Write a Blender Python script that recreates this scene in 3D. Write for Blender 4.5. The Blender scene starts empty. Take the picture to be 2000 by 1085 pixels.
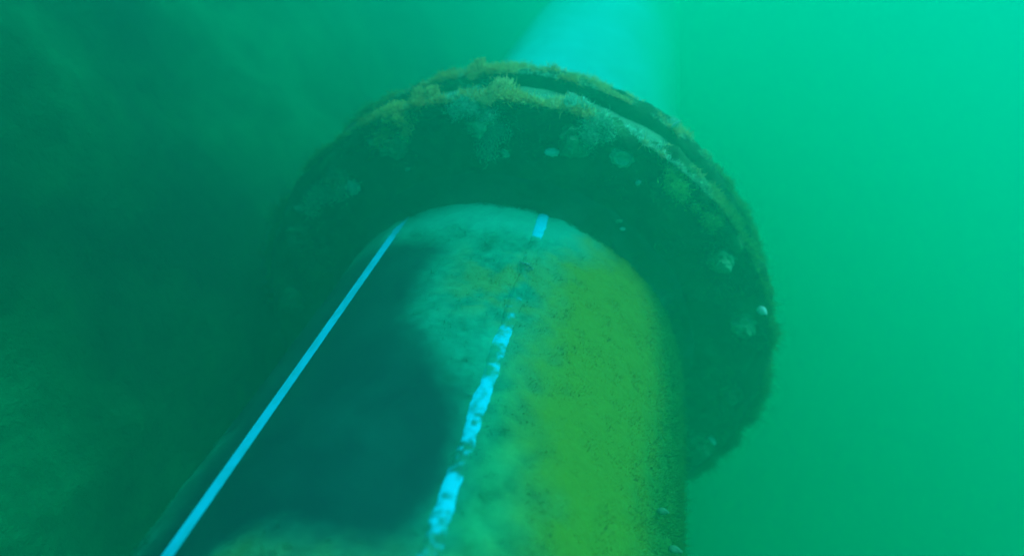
import bpy, math, random
import numpy as np
from mathutils import Vector, Matrix, noise

scene = bpy.context.scene
R = math.radians
rng = np.random.default_rng(7)
random.seed(7)

# ------------------------------------------------------------------ camera
cam_d = bpy.data.cameras.new('camera')
cam = bpy.data.objects.new('camera', cam_d)
scene.collection.objects.link(cam)
scene.camera = cam
fwd = Vector((-0.02037141, 0.81734105, -0.5757939))
right = Vector((0.94826253, 0.19830178, 0.2479407))
up = Vector((-0.31683306, 0.54095287, 0.77909358))
m = Matrix((right, up, -fwd)).transposed().to_4x4()
m.translation = (0.0, 0.0, 1.0516)
cam.matrix_world = m
cam_d.sensor_width = 36.0
cam_d.lens = 36.0 * 1300 / 2000
cam_d.clip_start = 0.02
cam_d.clip_end = 200
cam_d.dof.use_dof = True
cam_d.dof.focus_distance = 1.08
cam_d.dof.aperture_fstop = 1.5

# ------------------------------------------------------------------ sky and sun, seen through the water above
SUN_EL, SUN_AZ = R(71), R(50)          # azimuth clockwise from +Y (along the pipe), towards +X
world = bpy.data.worlds.new("World")
scene.world = world
world.use_nodes = True
wn, wl = world.node_tree.nodes, world.node_tree.links
wn.clear()
sky = wn.new('ShaderNodeTexSky')
sky.sky_type = 'NISHITA'
sky.sun_disc = False
sky.sun_elevation = SUN_EL
sky.sun_rotation = SUN_AZ
tint = wn.new('ShaderNodeMixRGB')
tint.blend_type = 'MULTIPLY'
tint.inputs[0].default_value = 1.0
tint.inputs[2].default_value = (0.01, 1.0, 0.98, 1)
bg = wn.new('ShaderNodeBackground')
bg.inputs[1].default_value = 0.15
wo = wn.new('ShaderNodeOutputWorld')
wl.new(sky.outputs[0], tint.inputs[1])
wl.new(tint.outputs[0], bg.inputs[0])
wl.new(bg.outputs[0], wo.inputs[0])

sun_d = bpy.data.lights.new('sun', 'SUN')
sun_d.energy = 5.0
sun_d.angle = R(30)                    # the rippled surface spreads the sun
sun_d.color = (0.14, 1.0, 1.10)
sun = bpy.data.objects.new('sun', sun_d)
scene.collection.objects.link(sun)
sd = Vector((math.sin(SUN_AZ) * math.cos(SUN_EL), math.cos(SUN_AZ) * math.cos(SUN_EL), math.sin(SUN_EL)))
sun.rotation_euler = sd.to_track_quat('Z', 'Y').to_euler()
sun.location = (2, 3, 6)

scene.view_settings.view_transform = 'Standard'
scene.view_settings.look = 'None'
scene.view_settings.exposure = -0.08
scene.view_settings.gamma = 1.0
scene.cycles.use_denoising = True
scene.cycles.volume_bounces = 4
scene.cycles.max_bounces = 8
scene.cycles.diffuse_bounces = 4

# ------------------------------------------------------------------ helpers
PR = 0.40                              # pipe radius
YC = 1.219                             # front face of the collar
CT = 0.224                             # collar thickness


def fbm(x, y, z, oct=4):
    return noise.fractal(Vector((x, y, z)), 1.0, 2.0, oct)


def sstep(a, b, x):
    t = np.clip((x - a) / (b - a), 0, 1)
    return t * t * (3 - 2 * t)


def mat_new(name):
    mt = bpy.data.materials.new(name)
    mt.use_nodes = True
    n, l = mt.node_tree.nodes, mt.node_tree.links
    return mt, n, l, n['Principled BSDF']


def noise_node(n, l, scale, detail=5, rough=0.6):
    tc = n.new('ShaderNodeTexCoord')
    t = n.new('ShaderNodeTexNoise')
    t.inputs['Scale'].default_value = scale
    t.inputs['Detail'].default_value = detail
    t.inputs['Roughness'].default_value = rough
    l.new(tc.outputs['Object'], t.inputs['Vector'])
    return t


def ramp(n, l, src, stops):
    r = n.new('ShaderNodeValToRGB')
    while len(r.color_ramp.elements) < len(stops):
        r.color_ramp.elements.new(0.5)
    for e, (p, c) in zip(r.color_ramp.elements, stops):
        e.position = p
        e.color = (*c, 1)
    l.new(src, r.inputs[0])
    return r


def bump(n, l, src, bsdf, strength, dist):
    b = n.new('ShaderNodeBump')
    b.inputs['Strength'].default_value = strength
    b.inputs['Distance'].default_value = dist
    l.new(src, b.inputs['Height'])
    l.new(b.outputs[0], bsdf.inputs['Normal'])


def noise_mat(name, scale, stops, rough=0.85, bstr=0.5, bdist=0.004):
    mt, n, l, b = mat_new(name)
    t = noise_node(n, l, scale)
    r = ramp(n, l, t.outputs['Fac'], stops)
    l.new(r.outputs[0], b.inputs['Base Color'])
    b.inputs['Roughness'].default_value = rough
    b.inputs['Specular IOR Level'].default_value = 0.15
    if bstr:
        bump(n, l, t.outputs['Fac'], b, bstr, bdist)
    return mt


def attr_mat(name, rough=0.9, var=0.0, scale=60, bstr=0.0):
    """colour comes from the mesh's own per-point growth colour, broken up by a fine noise"""
    mt, n, l, b = mat_new(name)
    a = n.new('ShaderNodeAttribute')
    a.attribute_name = 'growth'
    src = a.outputs['Color']
    if var:
        t = noise_node(n, l, scale, 6, 0.7)
        r = ramp(n, l, t.outputs['Fac'], [(0.3, (1 - var,) * 3), (0.7, (1 + var,) * 3)])
        mx = n.new('ShaderNodeMixRGB')
        mx.blend_type = 'MULTIPLY'
        mx.inputs[0].default_value = 1
        l.new(src, mx.inputs[1])
        l.new(r.outputs[0], mx.inputs[2])
        src = mx.outputs[0]
        if bstr:
            bump(n, l, t.outputs['Fac'], b, bstr, 0.003)
    l.new(src, b.inputs['Base Color'])
    b.inputs['Roughness'].default_value = rough
    b.inputs['Specular IOR Level'].default_value = 0.1
    return mt


def mesh_obj(name, verts, faces, mat, parent=None, smooth=True, cols=None, nrms=None):
    me = bpy.data.meshes.new(name)
    me.from_pydata([tuple(v) for v in verts], [], [tuple(f) for f in faces])
    if smooth:
        me.polygons.foreach_set('use_smooth', [True] * len(me.polygons))
    if cols is not None:
        at = me.color_attributes.new('growth', 'FLOAT_COLOR', 'POINT')
        c = np.ones((len(verts), 4), np.float32)
        c[:, :3] = cols
        at.data.foreach_set('color', c.ravel())
    me.materials.append(mat)
    me.update()
    if nrms is not None:                       # which way the filament's mat faces
        me.attributes.new('mat_normal', 'FLOAT_VECTOR', 'POINT').data.foreach_set('vector', nrms.astype(np.float32).ravel())
    o = bpy.data.objects.new(name, me)
    scene.collection.objects.link(o)
    if parent:
        o.parent = parent
    return o


def empty(name, loc=(0, 0, 0)):
    o = bpy.data.objects.new(name, None)
    o.location = loc
    o.empty_display_size = 0.1
    scene.collection.objects.link(o)
    return o


def tag(o, label=None, cat=None, group=None, kind=None):
    for k, v in (('label', label), ('category', cat), ('group', group), ('kind', kind)):
        if v:
            o[k] = v
    return o


def grid_faces(nu, nv, wrap=False):
    """nu columns (wrapped or not) by nv rows, index = row * nu + column"""
    f = []
    for j in range(nv - 1):
        for i in range(nu if wrap else nu - 1):
            i2 = (i + 1) % nu
            f.append((j * nu + i, j * nu + i2, (j + 1) * nu + i2, (j + 1) * nu + i))
    return f


def cyl(phi_deg, r, y):
    p = np.radians(phi_deg)
    return np.stack([r * np.sin(p), np.broadcast_to(y, np.shape(p)) + 0 * p, r * np.cos(p)], -1)


# ------------------------------------------------------------------ blades of filamentous algae
def blades(P, N, L, W, C, flow=0.5, jitter=0.6, tipc=1.25):
    """one tapering, bent blade per point: five vertices, a quad and a triangle"""
    n = len(P)
    d = N + rng.normal(0, jitter, (n, 3))
    d /= np.linalg.norm(d, axis=1)[:, None]
    sway = rng.normal(0, 1, (n, 3)) * flow
    d2 = d + sway
    d2 /= np.linalg.norm(d2, axis=1)[:, None]
    side = np.cross(d, rng.normal(0, 1, (n, 3)))
    side /= np.linalg.norm(side, axis=1)[:, None] + 1e-9
    w = side * W[:, None]
    mid = P + d * (L * 0.5)[:, None]
    tip = mid + d2 * (L * 0.5)[:, None]
    base = P - N * 0.002
    V = np.stack([base - w, base + w, mid + w * .7, mid - w * .7, tip], 1).reshape(-1, 3)
    i = np.arange(n)[:, None] * 5
    F = [None] * (2 * n)
    q = (i + np.array([[0, 1, 2, 3]])).tolist()
    t = (i + np.array([[3, 2, 4]])).tolist()
    F[0::2] = q
    F[1::2] = t
    K = np.stack([C * .95, C * .95, C, C, np.clip(C * tipc, 0, .9)], 1).reshape(-1, 3)
    nv = N * 0.8 + d * 0.35
    nv /= np.linalg.norm(nv, axis=1)[:, None]
    return V, F, K, np.repeat(nv, 5, 0)


M_turf = attr_mat('algae_blade', 0.9)
n, l = M_turf.node_tree.nodes, M_turf.node_tree.links       # thin filaments let light through
trl = n.new('ShaderNodeBsdfTranslucent')
mix = n.new('ShaderNodeMixShader')
mix.inputs[0].default_value = 0.3
dif = n.new('ShaderNodeBsdfDiffuse')
an = n.new('ShaderNodeAttribute')
an.attribute_name = 'mat_normal'
l.new(an.outputs['Vector'], dif.inputs['Normal'])
l.new(n['Attribute'].outputs['Color'], dif.inputs['Color'])
l.new(n['Attribute'].outputs['Color'], trl.inputs['Color'])
l.new(dif.outputs[0], mix.inputs[1])
l.new(trl.outputs[0], mix.inputs[2])
l.new(mix.outputs[0], n['Material Output'].inputs['Surface'])
M_film = attr_mat('pipe_wall_growth', 0.75, 0.11, 190, 0.15)

# ------------------------------------------------------------------ seabed: a weedy bank left of the pipe, falling away on its right
def axis(parts):
    return np.unique(np.concatenate([np.linspace(*p) for p in parts]).round(4))


TX = axis([(-10, -4, 16), (-4, -0.3, 110), (-0.3, 3, 40), (3, 13, 24)])
TY = axis([(-4, 0, 14), (0, 6, 150), (6, 18, 40)])


def seabed_z(x, y):
    xl = -0.25 - 0.05 * y                       # foot of the bank
    left = max(0.0, xl - x)
    rise = 1.0 * left - 0.09 * left * left if left < 5 else 1.0 * 5 - 0.09 * 25
    rise += 0.42 * (1 - math.exp(-left * 6)) * math.exp(-((y - 1.1) / 1.6) ** 2)
    rightd = max(0.0, x - 0.15 + 0.10 * y)
    fall = 1.5 * rightd * rightd / (rightd + 0.5)
    z = -0.62 + rise - fall - 0.05 * max(0, y - 1)
    a = 0.22 * min(1.0, 0.4 + left)
    z += a * fbm(x * 1.1, y * 1.1, 3.1, 4) + 0.05 * fbm(x * 4, y * 4, 7.7, 4)
    d = math.hypot(x, 0)
    if d < 0.6:
        z = min(z, -0.45 - 0.1 * fbm(x * 5, y * 5, 0, 3))
    if z > 0.5:
        z = 0.5 + 0.5 * math.tanh((z - 0.5) / 0.5)        # the bank levels off about the camera's height
    return max(z, -8.0)


tv = [(x, y, seabed_z(x, y)) for y in TY for x in TX]
M_bed, n, l, b = mat_new('seabed_weed')
t1 = noise_node(n, l, 1.3, 5, 0.55)
t2 = noise_node(n, l, 14, 6, 0.7)
r1 = ramp(n, l, t1.outputs['Fac'], [(0.40, (0.004, 0.010, 0.008)), (0.52, (0.004, 0.06, 0.018)), (0.63, (0.006, 0.12, 0.04))])
r2 = ramp(n, l, t2.outputs['Fac'], [(0.3, (0.5,) * 3), (0.7, (1.4,) * 3)])
mx = n.new('ShaderNodeMixRGB')
mx.blend_type = 'MULTIPLY'
mx.inputs[0].default_value = 1
l.new(r1.outputs[0], mx.inputs[1])
l.new(r2.outputs[0], mx.inputs[2])
l.new(mx.outputs[0], b.inputs['Base Color'])
b.inputs['Roughness'].default_value = 0.95
b.inputs['Specular IOR Level'].default_value = 0.1
bump(n, l, t2.outputs['Fac'], b, 0.8, 0.03)
bed = mesh_obj('seabed', tv, grid_faces(len(TX), len(TY)), M_bed)
tag(bed, 'dark weedy seabed bank left of the pipe, falling away on its right', 'seabed', kind='structure')

# ------------------------------------------------------------------ what grows where on the near pipe (angle from its top in degrees, metres along it)
CLEAN = np.array([(-46.4, 1.055), (-36.8, 1.029), (-28.2, 0.987), (-24.7, 0.866), (-23.8, 0.779), (-14.5, 0.698), (-4.2, 0.641), (-1.2, 0.539),
                  (-1.8, 0.460), (-5.0, 0.398), (-13.1, 0.386), (-22.1, 0.388), (-34.3, 0.366), (-35.7, 0.30), (-53, 0.30), (-54.5, 0.415),
                  (-55, 0.497), (-57, 0.621), (-60, 0.755), (-64.6, 0.985), (-59.0, 1.061)])
K = PR * math.pi / 180                        # metres per degree round the pipe


def poly_sd(phi, y, poly):
    """signed distance (metres, positive inside) to a polygon in (degrees, metres)"""
    px, py = phi * K, y
    A = poly * np.array([K, 1.0])
    B = np.roll(A, -1, 0)
    dmin = np.full(px.shape, 1e9)
    inside = np.zeros(px.shape, bool)
    for (ax, ay), (bx, by) in zip(A, B):
        ex, ey = bx - ax, by - ay
        t = np.clip(((px - ax) * ex + (py - ay) * ey) / (ex * ex + ey * ey), 0, 1)
        dmin = np.minimum(dmin, np.hypot(px - ax - t * ex, py - ay - t * ey))
        if by != ay:
            c = ((ay > py) != (by > py)) & (px < ex * (py - ay) / ey + ax)
            inside ^= c
    return np.where(inside, dmin, -dmin)


def noise_arr(phi, y, s, seed, oct=4):
    P = cyl(phi, PR, y) * s
    return np.array([fbm(a + seed, b, c, oct) for a, b, c in P.reshape(-1, 3)]).reshape(np.shape(phi))


def pipe_fields(phi, y):
    n1 = noise_arr(phi, y, 9, 1.3)
    n2 = noise_arr(phi, y, 28, 5.1)
    sdv = poly_sd(phi, y, CLEAN) + 0.006 + 0.012 * sstep(-40, -30, phi) * sstep(.9, 1, y) + 0.024 * n1 + 0.018 * n2
    clean = sstep(-0.036, 0.032, sdv)
    yb = np.interp(y, [0.3, 0.44, 0.5, 0.57, 0.66, 0.75, 0.88, 1.01, 1.2], [13.5, 13.5, 12.8, 11.2, 10.4, 7.8, 5.9, 8.0, 19])
    yel = sstep(-9, 10, phi - yb + 5 * n1 + 4 * n2)
    yel = np.maximum(yel, 0.55 * sstep(-0.25, 0.3, n1 + .5 * n2) * sstep(-24, -8, phi) * sstep(1.06, 0.95, y) * sstep(0.76, 0.86, y))
    low = sstep(-0.03, 0.05, 0.41 - y + 0.03 * n1) * sstep(-38, -30, phi)
    yel = np.maximum(yel, 0.35 * low)
    db = np.interp(y, [0.56, 0.62, 0.73, 0.9, 1.08, 1.18, 1.23], [42, 39.5, 42, 46, 41, 34, 26])
    dark = sstep(-10, 9, phi - db + 5 * n2)
    left = sstep(-47, -52, phi)                # far side of the solid stripe: mostly bare
    strip = np.exp(-((phi + 65 + 8 * n1) / 6.5) ** 2) * sstep(0.66, 0.58, y + .08 * n2)
    ring = sstep(1.02, 1.13, y + 0.03 * n1)    # pale film close to the collar
    return n1, n2, clean, yel, dark, left, strip, ring


BARE = np.array((0.004, 0.020, 0.035))
FILM = np.array((0.01, 0.215, 0.14))
MOSS = np.array((0.03, 0.20, 0.085))
PALE = np.array((0.02, 0.33, 0.235))
YELLOW = np.array((0.19, 0.19, 0.008))
DEEP = np.array((0.05, 0.13, 0.02))


def mixc(a, b, f):
    return a + (b - a) * f[..., None]


def pipe_colour(phi, y):
    n1, n2, clean, yel, dark, left, strip, ring = pipe_fields(phi, y)
    c = np.broadcast_to(FILM, (*np.shape(phi), 3)) * (1 + 0.35 * n2 + 0.25 * n1 + 0.28 * noise_arr(phi, y, 80, 1.9, 3))[..., None]
    moss = sstep(-1, 5, phi + 2 * n2) * sstep(0.92, 0.66, y + .12 * n1)
    c = mixc(c, MOSS * (1 + 0.6 * n2)[..., None], moss)
    c = mixc(c, PALE, ring * 0.8)
    c = mixc(c, YELLOW, yel)
    c = mixc(c, DEEP, dark)
    bare = np.maximum(clean, left * (1 - 0.95 * strip) * (1 - 0.7 * ring))
    bare = np.maximum(bare, 0.55 * sstep(.44, .42, y) * sstep(-2, -6, phi) * sstep(-.3, .2, n1 + n2))
    bare = bare * (1 - 0.12 * np.clip(n1 + .3, 0, 1))
    c = mixc(c, BARE, bare)
    return np.clip(c, 0.003, 0.9), bare, yel, dark, n1, n2, ring


# near pipe wall
NU, NV = 420, 300
ph = np.linspace(-180, 180, NU, endpoint=False)
yy = np.concatenate([np.linspace(-1.2, 0.25, 20), np.linspace(0.255, YC + 0.05, NV - 20)])
PH, YY = np.meshgrid(ph, yy)
col, bare, yel, dark, n1, n2, ring = pipe_colour(PH, YY)
thin = 0.1 + 0.9 * sstep(1.8, 3.4, np.abs(PH + 0.7))        # little growth stands on the broken stripe
rad = PR + thin * (1 - bare) * (0.0025 + 0.0022 * n2) + thin * 0.0015 * yel * (0.6 + n2)
pv = cyl(PH, rad, YY).reshape(-1, 3)
pipe = empty('outfall_pipe', (0, 0, -PR))
tag(pipe, 'near length of dark pipe with blue stripes, running up to the collar', 'pipe')


def put(o, parent):
    o.parent = parent
    o.matrix_parent_inverse = Matrix.Translation(-Vector(parent.location))
    return o


wall = put(mesh_obj('pipe_wall', pv, grid_faces(NU, len(yy), True), M_film, cols=col.reshape(-1, 3)), pipe)

# stripes: a clean one, and one largely grown over
def stripe(phi0, wid, y0, y1, cover):
    ys = np.linspace(y0, y1, 340)
    us = np.linspace(-1, 1, 11)
    U, Y = np.meshgrid(us, ys)
    phi = phi0 + U * wid / 2
    if cover:
        phi = phi + 0.5 * noise_arr(phi, Y, 30, 9.0) * np.abs(U)
    r = PR + 0.0026 - (0.0024 if cover else 0.0) * np.abs(U) ** 3
    v = np.concatenate([cyl(phi, r, Y).reshape(-1, 3)])
    blue = np.broadcast_to(np.array((0.0, 0.62, 0.97)), (*U.shape, 3)).copy()
    if cover:
        g = np.interp(Y, [0.2, .40, .425, .44, .50, .51, .548, .56, .585, .672, .69, .72, .735, .776, .80, .838, .87, 1.07, 1.085, 1.3],
                      [.34, .36, .62, .40, .38, .90, .96, .56, .20, .16, .52, .56, .32, .46, .62, .86, 1.0, 1.05, -.6, -.6])
        k = noise_arr(phi, Y, 60, 2.2)
        k2 = noise_arr(phi, Y, 26, 8.2)
        k3 = noise_arr(phi, Y, 130, 4.7, 3)
        f = sstep(0.22, 0.82, 0.10 + g + 0.42 * k + 0.35 * k2 + 0.25 * k3)
        under = pipe_colour(phi, Y)[0]
        blue = blue * np.array((0, .80, .74))                        # worn and filmed over
        blue = mixc(blue * (1 - .12 * np.clip(k, 0, 1))[..., None], under, f)
    else:
        k = noise_arr(phi, Y, 22, 2.2)
        f = sstep(1.06, 1.18, Y + .03 * k) * .18 + .22 * sstep(-.05, .5, k + .6 * noise_arr(phi, Y, 70, 3.7, 3))
        blue = mixc(blue, FILM, f)
    return v, grid_faces(11, 340), blue.reshape(-1, 3)


M_stripe = attr_mat('blue_stripe', 0.5, 0.06, 40, 0.1)
v, f, c = stripe(-44.5, 3.7, -1.2, YC - 0.004, False)
s1 = put(mesh_obj('stripe', v, f, M_stripe, cols=c), pipe)
s1['label'] = 'clean solid blue stripe'
v, f, c = stripe(-0.8, 3.0, 0.2, YC - 0.02, True)
s2 = put(mesh_obj('stripe', v, f, M_stripe, cols=c), pipe)
s2['label'] = 'blue stripe broken up by growth'

# turf on the near pipe
NB = 150000
phi = rng.uniform(-80, 105, NB)
y = 0.22 + (YC - 0.22) * rng.random(NB)
col, bare, yel, dark, n1, n2, ring = pipe_colour(phi, y)
n3 = noise_arr(phi, y, 45, 3.3, 3)
keep = rng.random(NB) < np.clip((1 - bare) ** 2 * (0.10 + 0.42 * yel + 0.5 * dark + 0.5 * (1 - .7 * yel) * np.clip(n3, -.2, 1)) * (1 - .8 * ring * (1 - yel)), 0, 1)
on_stripe = (np.abs(phi + 0.7) < 2.0) & (((y > 1.07) & (y < 1.2)) | ((y > .43) & (y < .505)) | ((y > .56) & (y < .79)))
keep &= ~(on_stripe & (rng.random(NB) > .04)) & ~((np.abs(phi + 44.6) < 2.6))
phi, y, col, yel, dark, n3 = phi[keep], y[keep], col[keep], yel[keep], dark[keep], n3[keep]
P = cyl(phi, PR + 0.003, y)
N = cyl(phi, 1.0, 0 * y)
L = (0.003 + 0.005 * rng.random(len(P))) * (1 - 0.5 * yel * (1 - dark)) * (1 + 1.6 * sstep(55, 75, phi)) * (1 + 1.5 * sstep(.45, .41, y) * sstep(-4, -8, phi)) * (1 + 0.7 * np.clip(n3, -.5, 1)) * (0.35 + 0.65 * np.clip(yel + dark, 0, 1)) * (1 + 0.4 * dark)
C = np.clip(col * 1.9, 0, .9) * (0.9 + 0.2 * rng.random((len(P), 1)))
V, F, KC, NV_ = blades(P, N, L, 0.0004 + 0.0006 * rng.random(len(P)), C, 0.7, 0.6)
turf = mesh_obj('algae_turf', V, F, M_turf, cols=KC, nrms=NV_)
tag(turf, 'short yellow-green algae turf furring the near pipe around the broken stripe', 'algae', kind='stuff')

# ------------------------------------------------------------------ the far pipe beyond the collar
M_far = attr_mat('silted_hazy_pipe', 0.85, 0.10, 14, 0.2)
far = empty('pale_pipe', (0, YC + CT, -PR))
tag(far, 'pale silted pipe with haze-painted flanks running on beyond the collar into the haze', 'pipe')
NU2, NV2 = 240, 160
PH, YY = np.meshgrid(np.linspace(-180, 180, NU2, endpoint=False), np.concatenate([np.linspace(YC + CT - 0.01, 4, NV2 - 20), np.linspace(4.1, 10, 20)]))
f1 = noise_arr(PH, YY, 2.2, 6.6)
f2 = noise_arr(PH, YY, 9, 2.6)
silt_haze = sstep(-78, -38, PH + 9 * f1 + 5 * f2) * sstep(54, -18, PH + 12 * f1 + 5 * f2)  # silted top; its soft fade paints in the blur of scattering water
flank = mixc(np.broadcast_to(np.array((0.02, 0.16, 0.09)), (*PH.shape, 3)), np.array((0.01, 0.34, 0.20)), sstep(-20, 40, PH))  # right side painted towards the open water's colour, so its edge seems hazed
colf = mixc(flank, np.array((0.03, 0.55, 0.60)), silt_haze)
put(mesh_obj('pipe_wall', cyl(PH, 0.408 + 0.006 * silt_haze * f2, YY).reshape(-1, 3), grid_faces(NU2, NV2, True), M_far, cols=colf.reshape(-1, 3)), far)

# ------------------------------------------------------------------ the collar
M_collar = noise_mat('fouled_dark_metal', 14, [(0.3, (0.010, 0.022, 0.010)), (0.5, (0.03, 0.065, 0.024)), (0.7, (0.07, 0.17, 0.06))], 0.9, 0.9, 0.010)
M_band = noise_mat('silted_band', 9, [(0.3, (0.07, 0.14, 0.08)), (0.6, (0.13, 0.26, 0.15)), (0.8, (0.2, 0.34, 0.18))], 0.9, 0.6, 0.008)
M_neck = noise_mat('filmed_neck', 10, [(0.3, (0.010, 0.035, 0.022)), (0.7, (0.02, 0.10, 0.07))], 0.8, 0.4, 0.004)


def lathe(name, prof, mat, parent, amp=0.006, nu=360, seed=0.0):
    pts = []
    for (r0, y0), (r1, y1) in zip(prof[:-1], prof[1:]):      # finer steps between the profile's points
        k = max(1, int(math.hypot(r1 - r0, y1 - y0) / 0.012))
        pts += [(r0 + (r1 - r0) * i / k, y0 + (y1 - y0) * i / k) for i in range(k)]
    pts.append(prof[-1])
    V = []
    for r, yv in pts:
        for i in range(nu):
            p = 2 * math.pi * i / nu
            d = Vector((r * math.sin(p), yv, r * math.cos(p)))
            k1 = amp * (fbm(d.x * 7 + seed, d.y * 7, d.z * 7, 4) + 0.5 * fbm(d.x * 25, d.y * 25 + seed, d.z * 25, 3))
            rr = r + k1
            V.append((rr * math.sin(p), YC + yv + 0.7 * k1, rr * math.cos(p)))
    return put(mesh_obj(name, V, grid_faces(nu, len(pts), True), mat), parent)


collar = empty('pipe_collar', (0, YC + CT / 2, -0.6))
tag(collar, 'dark flanged collar clamped round the pipe, both rims furred with algae', 'collar')
lathe('neck', [(0.398, -0.055), (0.408, -0.050), (0.418, -0.030), (0.428, -0.008), (0.440, 0.006)], M_neck, collar, 0.007)
lathe('front_flange', [(0.425, 0.012), (0.45, 0.010), (0.572, 0.010), (0.580, 0.0), (0.592, 0.0), (0.599, 0.006), (0.602, 0.018), (0.600, 0.045), (0.590, 0.058), (0.560, 0.062)], M_collar, collar, 0.018)
lathe('band', [(0.572, 0.055), (0.574, 0.11), (0.572, 0.172)], M_band, collar, 0.005, seed=3)
lathe('back_flange', [(0.560, 0.166), (0.590, 0.168), (0.600, 0.178), (0.602, 0.205), (0.594, 0.220), (0.57, 0.224), (0.40, 0.224)], M_collar, collar, 0.008, seed=5)

# overgrown bolt heads round the front face
M_bolt = noise_mat('overgrown_bolt', 9, [(0.34, (0.02, 0.05, 0.02)), (0.50, (0.07, 0.20, 0.09)), (0.68, (0.17, 0.38, 0.20))], 0.9, 0.7, 0.006)


def bolt(phi):
    nu, V = 48, []
    sc = rng.uniform(0.75, 1.1)
    phi = phi + rng.uniform(-1.2, 1.2)
    prof = [(0.031, 0.004), (0.031, -0.002), (0.030, -0.004), (0.029, -0.006), (0.029, -0.020), (0.026, -0.024), (0.016, -0.024), (0.015, -0.036), (0.012, -0.040), (0.0005, -0.041)]
    prof = [(a[0] + (b[0] - a[0]) * k / 3, a[1] + (b[1] - a[1]) * k / 3) for a, b in zip(prof[:-1], prof[1:]) for k in range(3)] + [prof[-1]]
    c = cyl(np.array(phi), 0.545, 0.0)
    for r, yv in prof:
        for i in range(nu):
            p = 2 * math.pi * i / nu
            hexr = 1.0
            if 0.0245 < r < 0.0325 and yv < -0.005:
                hexr = 0.93 / math.cos((p % (math.pi / 3)) - math.pi / 6) * 0.97
            k = 0.009 * fbm(c[0] * 9 + math.cos(p) * r * 45, yv * 45, c[2] * 9 + math.sin(p) * r * 45, 4)
            rr = max(0.0004, r * hexr + (k if r > 0.002 else 0))
            V.append((c[0] + sc * rr * math.cos(p), YC + 0.010 + sc * (yv - k), c[2] + sc * rr * math.sin(p)))
    return put(mesh_obj('bolt', V, grid_faces(nu, len(prof), True), M_bolt), collar)


for kb in range(18):
    bolt(1.5 + 20 * kb)

# fringes of algae along both rims
def fringe(name, r0, yo, ythick, lo, hi, count, dens, colf, label, Lm=0.012):
    phi = rng.uniform(lo, hi, count)
    yv = YC + yo + ythick * rng.random(count)
    nn = np.array([fbm(math.radians(p) * 5 + yo * 30, q * 12, 4.4, 4) for p, q in zip(phi, yv)])
    n4 = np.array([fbm(math.radians(p) * 22, q * 30, 8.4, 3) for p, q in zip(phi, yv)])
    d = np.interp(phi, *dens) + 1.1 * nn + 0.6 * n4
    keep = rng.random(count) < np.clip(d, 0, 1)
    phi, yv, nn, n4, d = phi[keep], yv[keep], nn[keep], n4[keep], d[keep]
    P = cyl(phi, r0, yv)
    N = cyl(phi, 1.0, 0 * yv)
    N[:, 1] -= 0.5 * (1 - (yv - YC - yo) / ythick)
    N /= np.linalg.norm(N, axis=1)[:, None]
    L = Lm * (0.4 + 0.9 * rng.random(len(P))) * (0.7 + 0.8 * np.clip(d, 0, 1.2)) * (1 + .6 * n4) * (1 + 0.8 * sstep(35, 70, np.abs(phi + 8)))
    C = colf(phi, nn, n4) * (0.7 + 0.6 * rng.random((len(P), 1)))
    V, F, KC, NV_ = blades(P, N, L, 0.0004 + 0.0007 * rng.random(len(P)), C, 0.9, 0.8)
    o = mesh_obj(name, V, F, M_turf, cols=KC, nrms=NV_)
    return tag(o, label, 'algae', kind='stuff')


TAN = np.array((0.90, 0.74, 0.24))
MINT = np.array((0.34, 0.85, 0.56))
OLIVE = np.array((0.14, 0.34, 0.08))


def rimc(phi, nn, n4):
    t = sstep(-0.2, 0.25, nn + .4 * n4)
    c = mixc(np.broadcast_to(MINT, (len(phi), 3)), TAN, t)
    c = mixc(c, TAN * (.9, .62, .35), sstep(.1, .4, n4 - .3 * nn) * sstep(16, -8, phi) * .8)
    return mixc(c, OLIVE, sstep(22, 45, np.abs(phi + 8)))


fringe('algae_fringe', 0.600, -0.004, 0.045, -100, 140, 80000,
       ([-100, -75, -52, -40, -30, -20, -5, 12, 25, 40, 80, 140], [.2, .25, .3, .4, .55, .75, .75, .75, .6, .45, .4, .4]), rimc,
       'pale algae fringe along the front rim of the collar')
fringe('algae_fringe', 0.600, 0.172, 0.045, -80, 140, 60000,
       ([-80, -60, -45, -34, -28, -14, -2, 6, 20, 70, 140], [.2, .2, .3, .4, .65, .7, .6, .4, .4, .4, .4]), rimc,
       'tan algae fringe along the back rim of the collar', 0.011)


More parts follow.
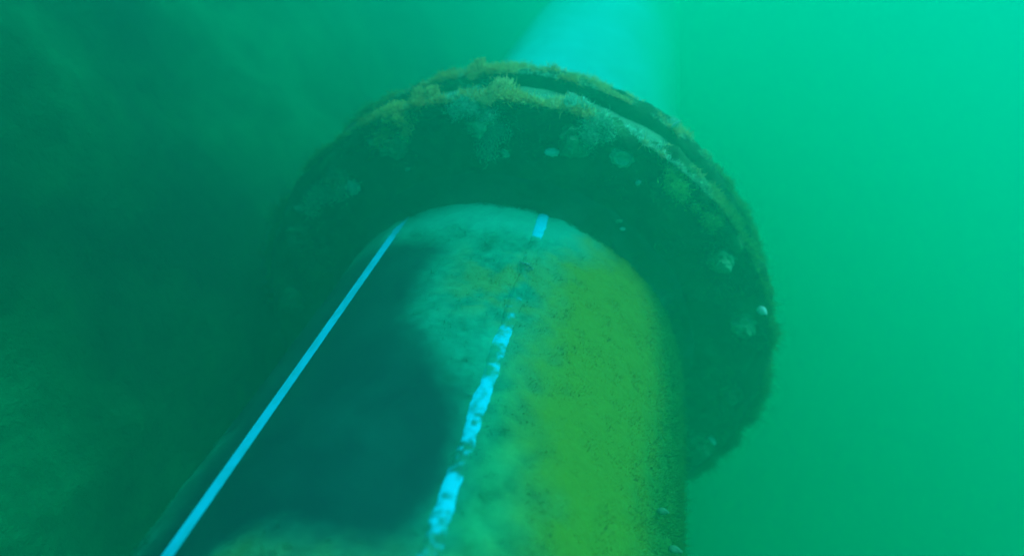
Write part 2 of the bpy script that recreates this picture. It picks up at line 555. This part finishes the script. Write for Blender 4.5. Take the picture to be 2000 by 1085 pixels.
# thin growth on the collar's face
def face_growth():
    cnt = 40000
    phi = rng.uniform(-110, 125, cnt)
    r = 0.44 + 0.16 * np.sqrt(rng.random(cnt))
    nn = np.array([fbm(q * math.sin(R(p)) * 9, q * math.cos(R(p)) * 9, 2.0, 4) for p, q in zip(phi, r)])
    k = sstep(0.50, 0.6, r) * sstep(-10, 25, phi)
    onb = np.exp(-((((phi - 1.5 + 10) % 20) - 10) / 3.2) ** 2) * sstep(0.50, 0.56, r) * sstep(55, 15, np.abs(phi + 6))
    k = np.maximum(k, 1.5 * onb)
    keep = rng.random(cnt) < np.clip(0.6 * (nn - 0.1) + 0.7 * k * (nn + .35), 0, 1)
    phi, r, nn = phi[keep], r[keep], nn[keep]
    P = cyl(phi, r, np.full(len(r), YC + 0.006))
    N = np.tile(np.array([0.0, -1.0, 0.25]), (len(P), 1))
    L = (0.005 + 0.012 * rng.random(len(P))) * (1 + .8 * onb[keep])
    P[:, 1] -= 0.014 * onb[keep] * rng.random(len(P))
    C = mixc(np.broadcast_to(OLIVE * .8, (len(P), 3)), MINT * .6, np.maximum(rng.random(len(P)) * .6, onb[keep])) * (0.6 + 0.6 * rng.random((len(P), 1)))
    V, F, KC, NV_ = blades(P, N, L, 0.0006 + 0.0008 * rng.random(len(P)), C, 0.8, 0.7)
    return tag(mesh_obj('algae_film', V, F, M_turf, cols=KC, nrms=NV_), 'sparse dark olive algae scattered over the face of the collar', 'algae', kind='stuff')


face_growth()


# a fuzz of weed where the neck meets the pipe
def neck_growth():
    cnt = 16000
    phi = rng.uniform(-80, 100, cnt)
    yv = YC - 0.062 + 0.06 * rng.random(cnt)
    nn = np.array([fbm(math.radians(p) * 7, q * 12, 9.4, 4) for p, q in zip(phi, yv)])
    keep = rng.random(cnt) < np.clip(0.45 + nn, 0, 1)
    phi, yv, nn = phi[keep], yv[keep], nn[keep]
    r = 0.404 + 0.5 * (yv - (YC - 0.062))
    P = cyl(phi, r, yv)
    N = cyl(phi, 0.8, -0.6 + 0 * yv)
    L = 0.004 + 0.010 * rng.random(len(P))
    C = mixc(np.broadcast_to(np.array((0.02, 0.11, 0.07)), (len(P), 3)), np.array((0.03, 0.12, 0.03)), sstep(0, 40, phi)) * (0.7 + 0.6 * rng.random((len(P), 1)))
    V, F, KC, NV_ = blades(P, N, L, 0.0004 + 0.0006 * rng.random(len(P)), C, 0.9, 0.8)
    return tag(mesh_obj('algae_fringe', V, F, M_turf, cols=KC, nrms=NV_), 'dark short algae fuzz round the joint of near pipe and collar', 'algae', kind='stuff')


neck_growth()

# ------------------------------------------------------------------ single tufts
def tuft(loc, nrm, size, n, colr, label, group='algae tufts on the collar', hang=0.0, spread=1.0):
    n = int(n * 1.6)
    loc, nrm = np.array(loc), np.array(nrm, float)
    nrm /= np.linalg.norm(nrm)
    hub = rng.normal(0, size * 0.42 * spread, (9, 3))           # a few ragged sub-clumps, not one star
    off = hub[rng.integers(0, 9, n)] + rng.normal(0, size * 0.2 * spread, (n, 3))
    off -= np.outer(off @ nrm, nrm) * 0.75
    P = off
    N = np.tile(nrm, (n, 1)) + off / size * 0.3
    N[:, 2] -= hang
    N /= np.linalg.norm(N, axis=1)[:, None]
    L = size * (0.12 + 0.3 * rng.random(n))
    C = np.array(colr) * (0.6 + 0.7 * rng.random((n, 1)))
    V, F, KC, NV_ = blades(P, N, L, 0.0004 + 0.0006 * rng.random(n), C, 1.0, 1.0)
    o = mesh_obj('algae_tuft', V, F, M_turf, cols=KC, nrms=NV_)
    o.location = loc
    return tag(o, label, 'algae tuft', group)


def on_rim(phi, r, y):
    return cyl(np.array(phi), r, YC + y + (0.010 if y < 0 and r < 0.575 else 0.0))


def up_n(phi, fy=-0.4):
    v = cyl(np.array(phi), 1.0, 0.0)
    return (v[0], fy, v[2])


FACE = (0, -0.8, 0.6)
tuft(on_rim(-30, .612, .03), up_n(-30), .030, 1500, TAN, 'tan bushy tuft on the left shoulder of the collar, between the two rims')
tuft(on_rim(-15.5, .610, .01), up_n(-15), .030, 1500, TAN * (1, 1.1, 1.3), 'pale tan tuft standing on the front rim above the hanging patch')
tuft(on_rim(-18.4, .562, -.004), FACE, .056, 2200, MINT * (.8, 1, 1), 'mint green patch hanging down the collar face from the front rim', hang=.5)
tuft(on_rim(-37.4, .582, 0), (-.4, -.8, .6), .040, 1600, TAN, 'olive tan clump on the front rim, lower left of the shoulder tuft', hang=.2)
tuft(on_rim(-1.0, .612, .01), up_n(0), .026, 1200, MINT * 1.05, 'mint green tuft on the front rim, right of its crown')
tuft(on_rim(-61, .545, -.004), (-.3, -.8, .6), .062, 2600, MINT * (.8, .9, .8), 'large faint feathery tuft at the far left of the collar face')
tuft(on_rim(1.5, .556, -.004), FACE, .034, 900, MINT * .8, 'mint lump of growth on the collar face over the broken stripe')
tuft(on_rim(42.8, .545, -.006), FACE, .017, 380, TAN * (1, 1.1, .5), 'small yellow tuft alone on the right side of the collar face')
tuft(on_rim(104.3, .515, -.006), FACE, .016, 320, TAN * (.8, 1.1, .5), 'small yellow-green tuft low on the right of the collar by the pipe')
BRIDGE = (0, -0.6, 0.8)
tuft(on_rim(-19.5, .585, -.012), BRIDGE, .040, 2200, MINT * (.95, 1, 1), 'thick mint green growth joining the front rim to the hanging patch', hang=.3)
tuft(on_rim(-36, .592, -.010), BRIDGE, .036, 1700, TAN * (1, 1.05, .9), 'tan growth on the front rim just above the olive clump', hang=.3)
tuft(on_rim(3.5, .588, -.010), BRIDGE, .040, 2000, MINT * (1.05, 1, .9), 'mint growth spilling from the front rim onto the face above the cup shell', hang=.4)
tuft(on_rim(22, .575, -.010), (.3, -.6, .8), .040, 1800, OLIVE * 2.2, 'olive green growth spilling down the right shoulder of the front rim', hang=.4)
tuft(on_rim(33, .575, -.010), (.4, -.6, .8), .036, 1300, OLIVE * 1.8, 'dull olive growth below the rim, above the lone yellow tuft', hang=.4)
tuft(on_rim(-24, .606, .19), up_n(-24), .026, 1300, TAN, 'tan clump at the left end of the back rim fringe')
tuft(on_rim(18.5, .606, .19), up_n(18), .020, 600, MINT * 1.1, 'mint wisp on the right end of the back rim')

# ------------------------------------------------------------------ shells
M_shell = noise_mat('pale_shell', 90, [(0.3, (0.45, 0.62, 0.52)), (0.7, (0.80, 0.90, 0.82))], 0.55, 0.2, 0.001)
M_old = noise_mat('weathered_shell', 90, [(0.3, (0.12, 0.24, 0.15)), (0.7, (0.45, 0.62, 0.42))], 0.7, 0.3, 0.001)

M_dim = noise_mat('grown_over_shell', 90, [(0.3, (0.05, 0.13, 0.07)), (0.7, (0.16, 0.30, 0.17))], 0.8, 0.3, 0.001)


def shell(loc, nrm, a, bb, h, roll, kind, mat, label, group='shells on the collar'):
    """limpet: a ridged oval dome; barnacle: a ridged cone with an open crater; valve: half a mussel shell standing on its hinge"""
    nu, nv = 36, 10
    V = []
    if kind == 'valve':
        for j in range(nv):
            t = j / (nv - 1)
            for i in range(nu):
                p = 2 * math.pi * i / nu
                w = math.sin(math.pi * (0.12 + 0.88 * t) ** 0.75) * 0.95 + 0.06
                V.append((bb * w * math.cos(p), h * (0.32 * math.sin(p) * w + 0.25 * (t - .5) ** 2), 2 * a * t))
        F = grid_faces(nu, nv, True) + [tuple(range(nu))[::-1], tuple(range((nv - 1) * nu, nv * nu))]
    else:
        for j in range(nv):
            t = j / (nv - 1)
            if kind == 'barnacle':
                rr, z = (1 - 0.5 * t, t * 1.0) if t < 0.72 else (0.64 - 1.3 * (t - 0.72), 0.72 - 1.6 * (t - 0.72))
            else:
                rr, z = math.cos(t * math.pi / 2) if j < nv - 1 else 0.03, math.sin(t * math.pi / 2)
            for i in range(nu):
                p = 2 * math.pi * i / nu
                q = 1 + 0.06 * math.cos(9 * p + 1) * (1 - t) + 0.03 * math.sin(4 * p)
                V.append((a * rr * q * math.cos(p), bb * rr * q * math.sin(p), h * z))
        F = grid_faces(nu, nv, True) + [tuple(range((nv - 1) * nu, nv * nu))]
    o = mesh_obj('barnacle' if kind == 'barnacle' else 'limpet_shell' if kind == 'limpet' else 'mussel_shell', V, F, mat)
    q = Vector(nrm).normalized().to_track_quat('Z', 'Y').to_matrix() @ Matrix.Rotation(roll, 3, 'Z')
    mm = q.to_4x4()
    mm.translation = Vector([float(k) for k in loc])
    o.matrix_world = mm
    return tag(o, label, 'shell', group)


shell(on_rim(-3.4, .509, -.006), (0.05, -1, .25), .0155, .0085, .010, .25, 'limpet', M_shell, 'bright oval shell alone on the dark collar face over the broken stripe')
shell(on_rim(10.7, .553, -.004), (0.1, -1, .1), .025, .021, .016, 0, 'barnacle', M_old, 'largest round shell, a cup just under the front rim')
shell(on_rim(16.4, .523, -.004), (.2, -.8, .5), .012, .006, .012, 1.2, 'valve', M_shell, 'narrow upright shell on the collar face below the round cup shell')
shell(on_rim(19.2, .437, -.012), (-.2, -.8, .5), .012, .008, .012, .6, 'valve', M_old, 'upright shell with a nick beside it where the neck meets the face')
shell(on_rim(20.8, .430, -.016), (.3, -.8, .3), .009, .006, .010, .2, 'valve', M_shell, 'tiny shell leaning against its neighbour beside the neck')
shell(on_rim(28.5, .567, -.004), (.1, -1, .3), .011, .007, .009, .8, 'limpet', M_shell, 'small pale shell high on the right of the collar face')
shell(on_rim(-14.2, .488, -.004), (0, -1, .2), .011, .007, .006, -.4, 'limpet', M_old, 'faint curved shell on the dark face above the neck')
shell(on_rim(-39.8, .478, -.004), (-.2, -.8, .5), .011, .006, .010, .9, 'valve', M_old, 'thin dim shell on the face near the top of the solid stripe')
shell(on_rim(-70.5, .560, -.006), (-.3, -.8, .5), .018, .009, .014, 1.0, 'valve', M_old, 'hooked shell at the lower left edge of the collar face')
shell(on_rim(-56.3, .509, -.006), (-.1, -1, .3), .021, .016, .016, .2, 'limpet', M_old, 'large rounded shell right of the feathery tuft')
shell(on_rim(-44.3, .565, -.004), (0, -1, .3), .013, .007, .007, -.5, 'limpet', M_old, 'small flat shell under the olive clump')
shell(on_rim(56, .582, -.006), (.5, -.9, .2), .015, .009, .012, 1.1, 'valve', M_shell, 'pale shell at the right edge of the collar')
shell(on_rim(97.6, .557, -.006), (.3, -.9, .2), .016, .008, .012, .2, 'valve', M_shell, 'upright shell at the lower right of the collar face')
shell(on_rim(18.5, .606, .172), (.3, -.6, .8), .015, .009, .012, .7, 'valve', M_shell, 'bright shell on the right end of the back rim')
for p0, y0, sc, lb in ((44.5, .645, .013, 'pale shell on the right flank of the pipe, upper of two'), (51.0, .616, .014, 'pale shell on the right flank of the pipe, lower of two')):
    shell(cyl(np.array(p0), PR + .008, y0), up_n(p0, -.5), sc * .8, sc * .42, .009, .5, 'valve', M_dim, lb, 'shells on the pipe')
tuft(cyl(np.array(-.7), PR + .006, .965), up_n(-.7, 0), .012, 90, (.15, .42, .40), 'small pale teal tuft in a gap of the broken stripe', None)

# ------------------------------------------------------------------ the green water
hz_v = [(x, y, z) for z in (-9.5, 1.45) for y in (-4.5, 18.5) for x in (-10.5, 13.5)]
# the box takes in all of the seabed; its top clears the bank and the camera
top = max(max(v[2] for v in tv) + 0.12, 1.20)
hz_v = [(x, y, top if z > 0 else z) for x, y, z in hz_v]
hz_f = [(0, 2, 3, 1), (4, 5, 7, 6), (0, 1, 5, 4), (2, 6, 7, 3), (0, 4, 6, 2), (1, 3, 7, 5)]
M_hz = bpy.data.materials.new('green_water')
M_hz.use_nodes = True
n, l = M_hz.node_tree.nodes, M_hz.node_tree.links
n.clear()
pvn = n.new('ShaderNodeVolumePrincipled')
pvn.inputs['Color'].default_value = (0.0, 0.95, 0.64, 1)
pvn.inputs['Density'].default_value = 0.43
pvn.inputs['Anisotropy'].default_value = 0.65
out = n.new('ShaderNodeOutputMaterial')
l.new(pvn.outputs[0], out.inputs['Volume'])
hz = mesh_obj('haze', hz_v, hz_f, M_hz, smooth=False)
tag(hz, 'murky green water filling the whole view', 'water', kind='stuff')
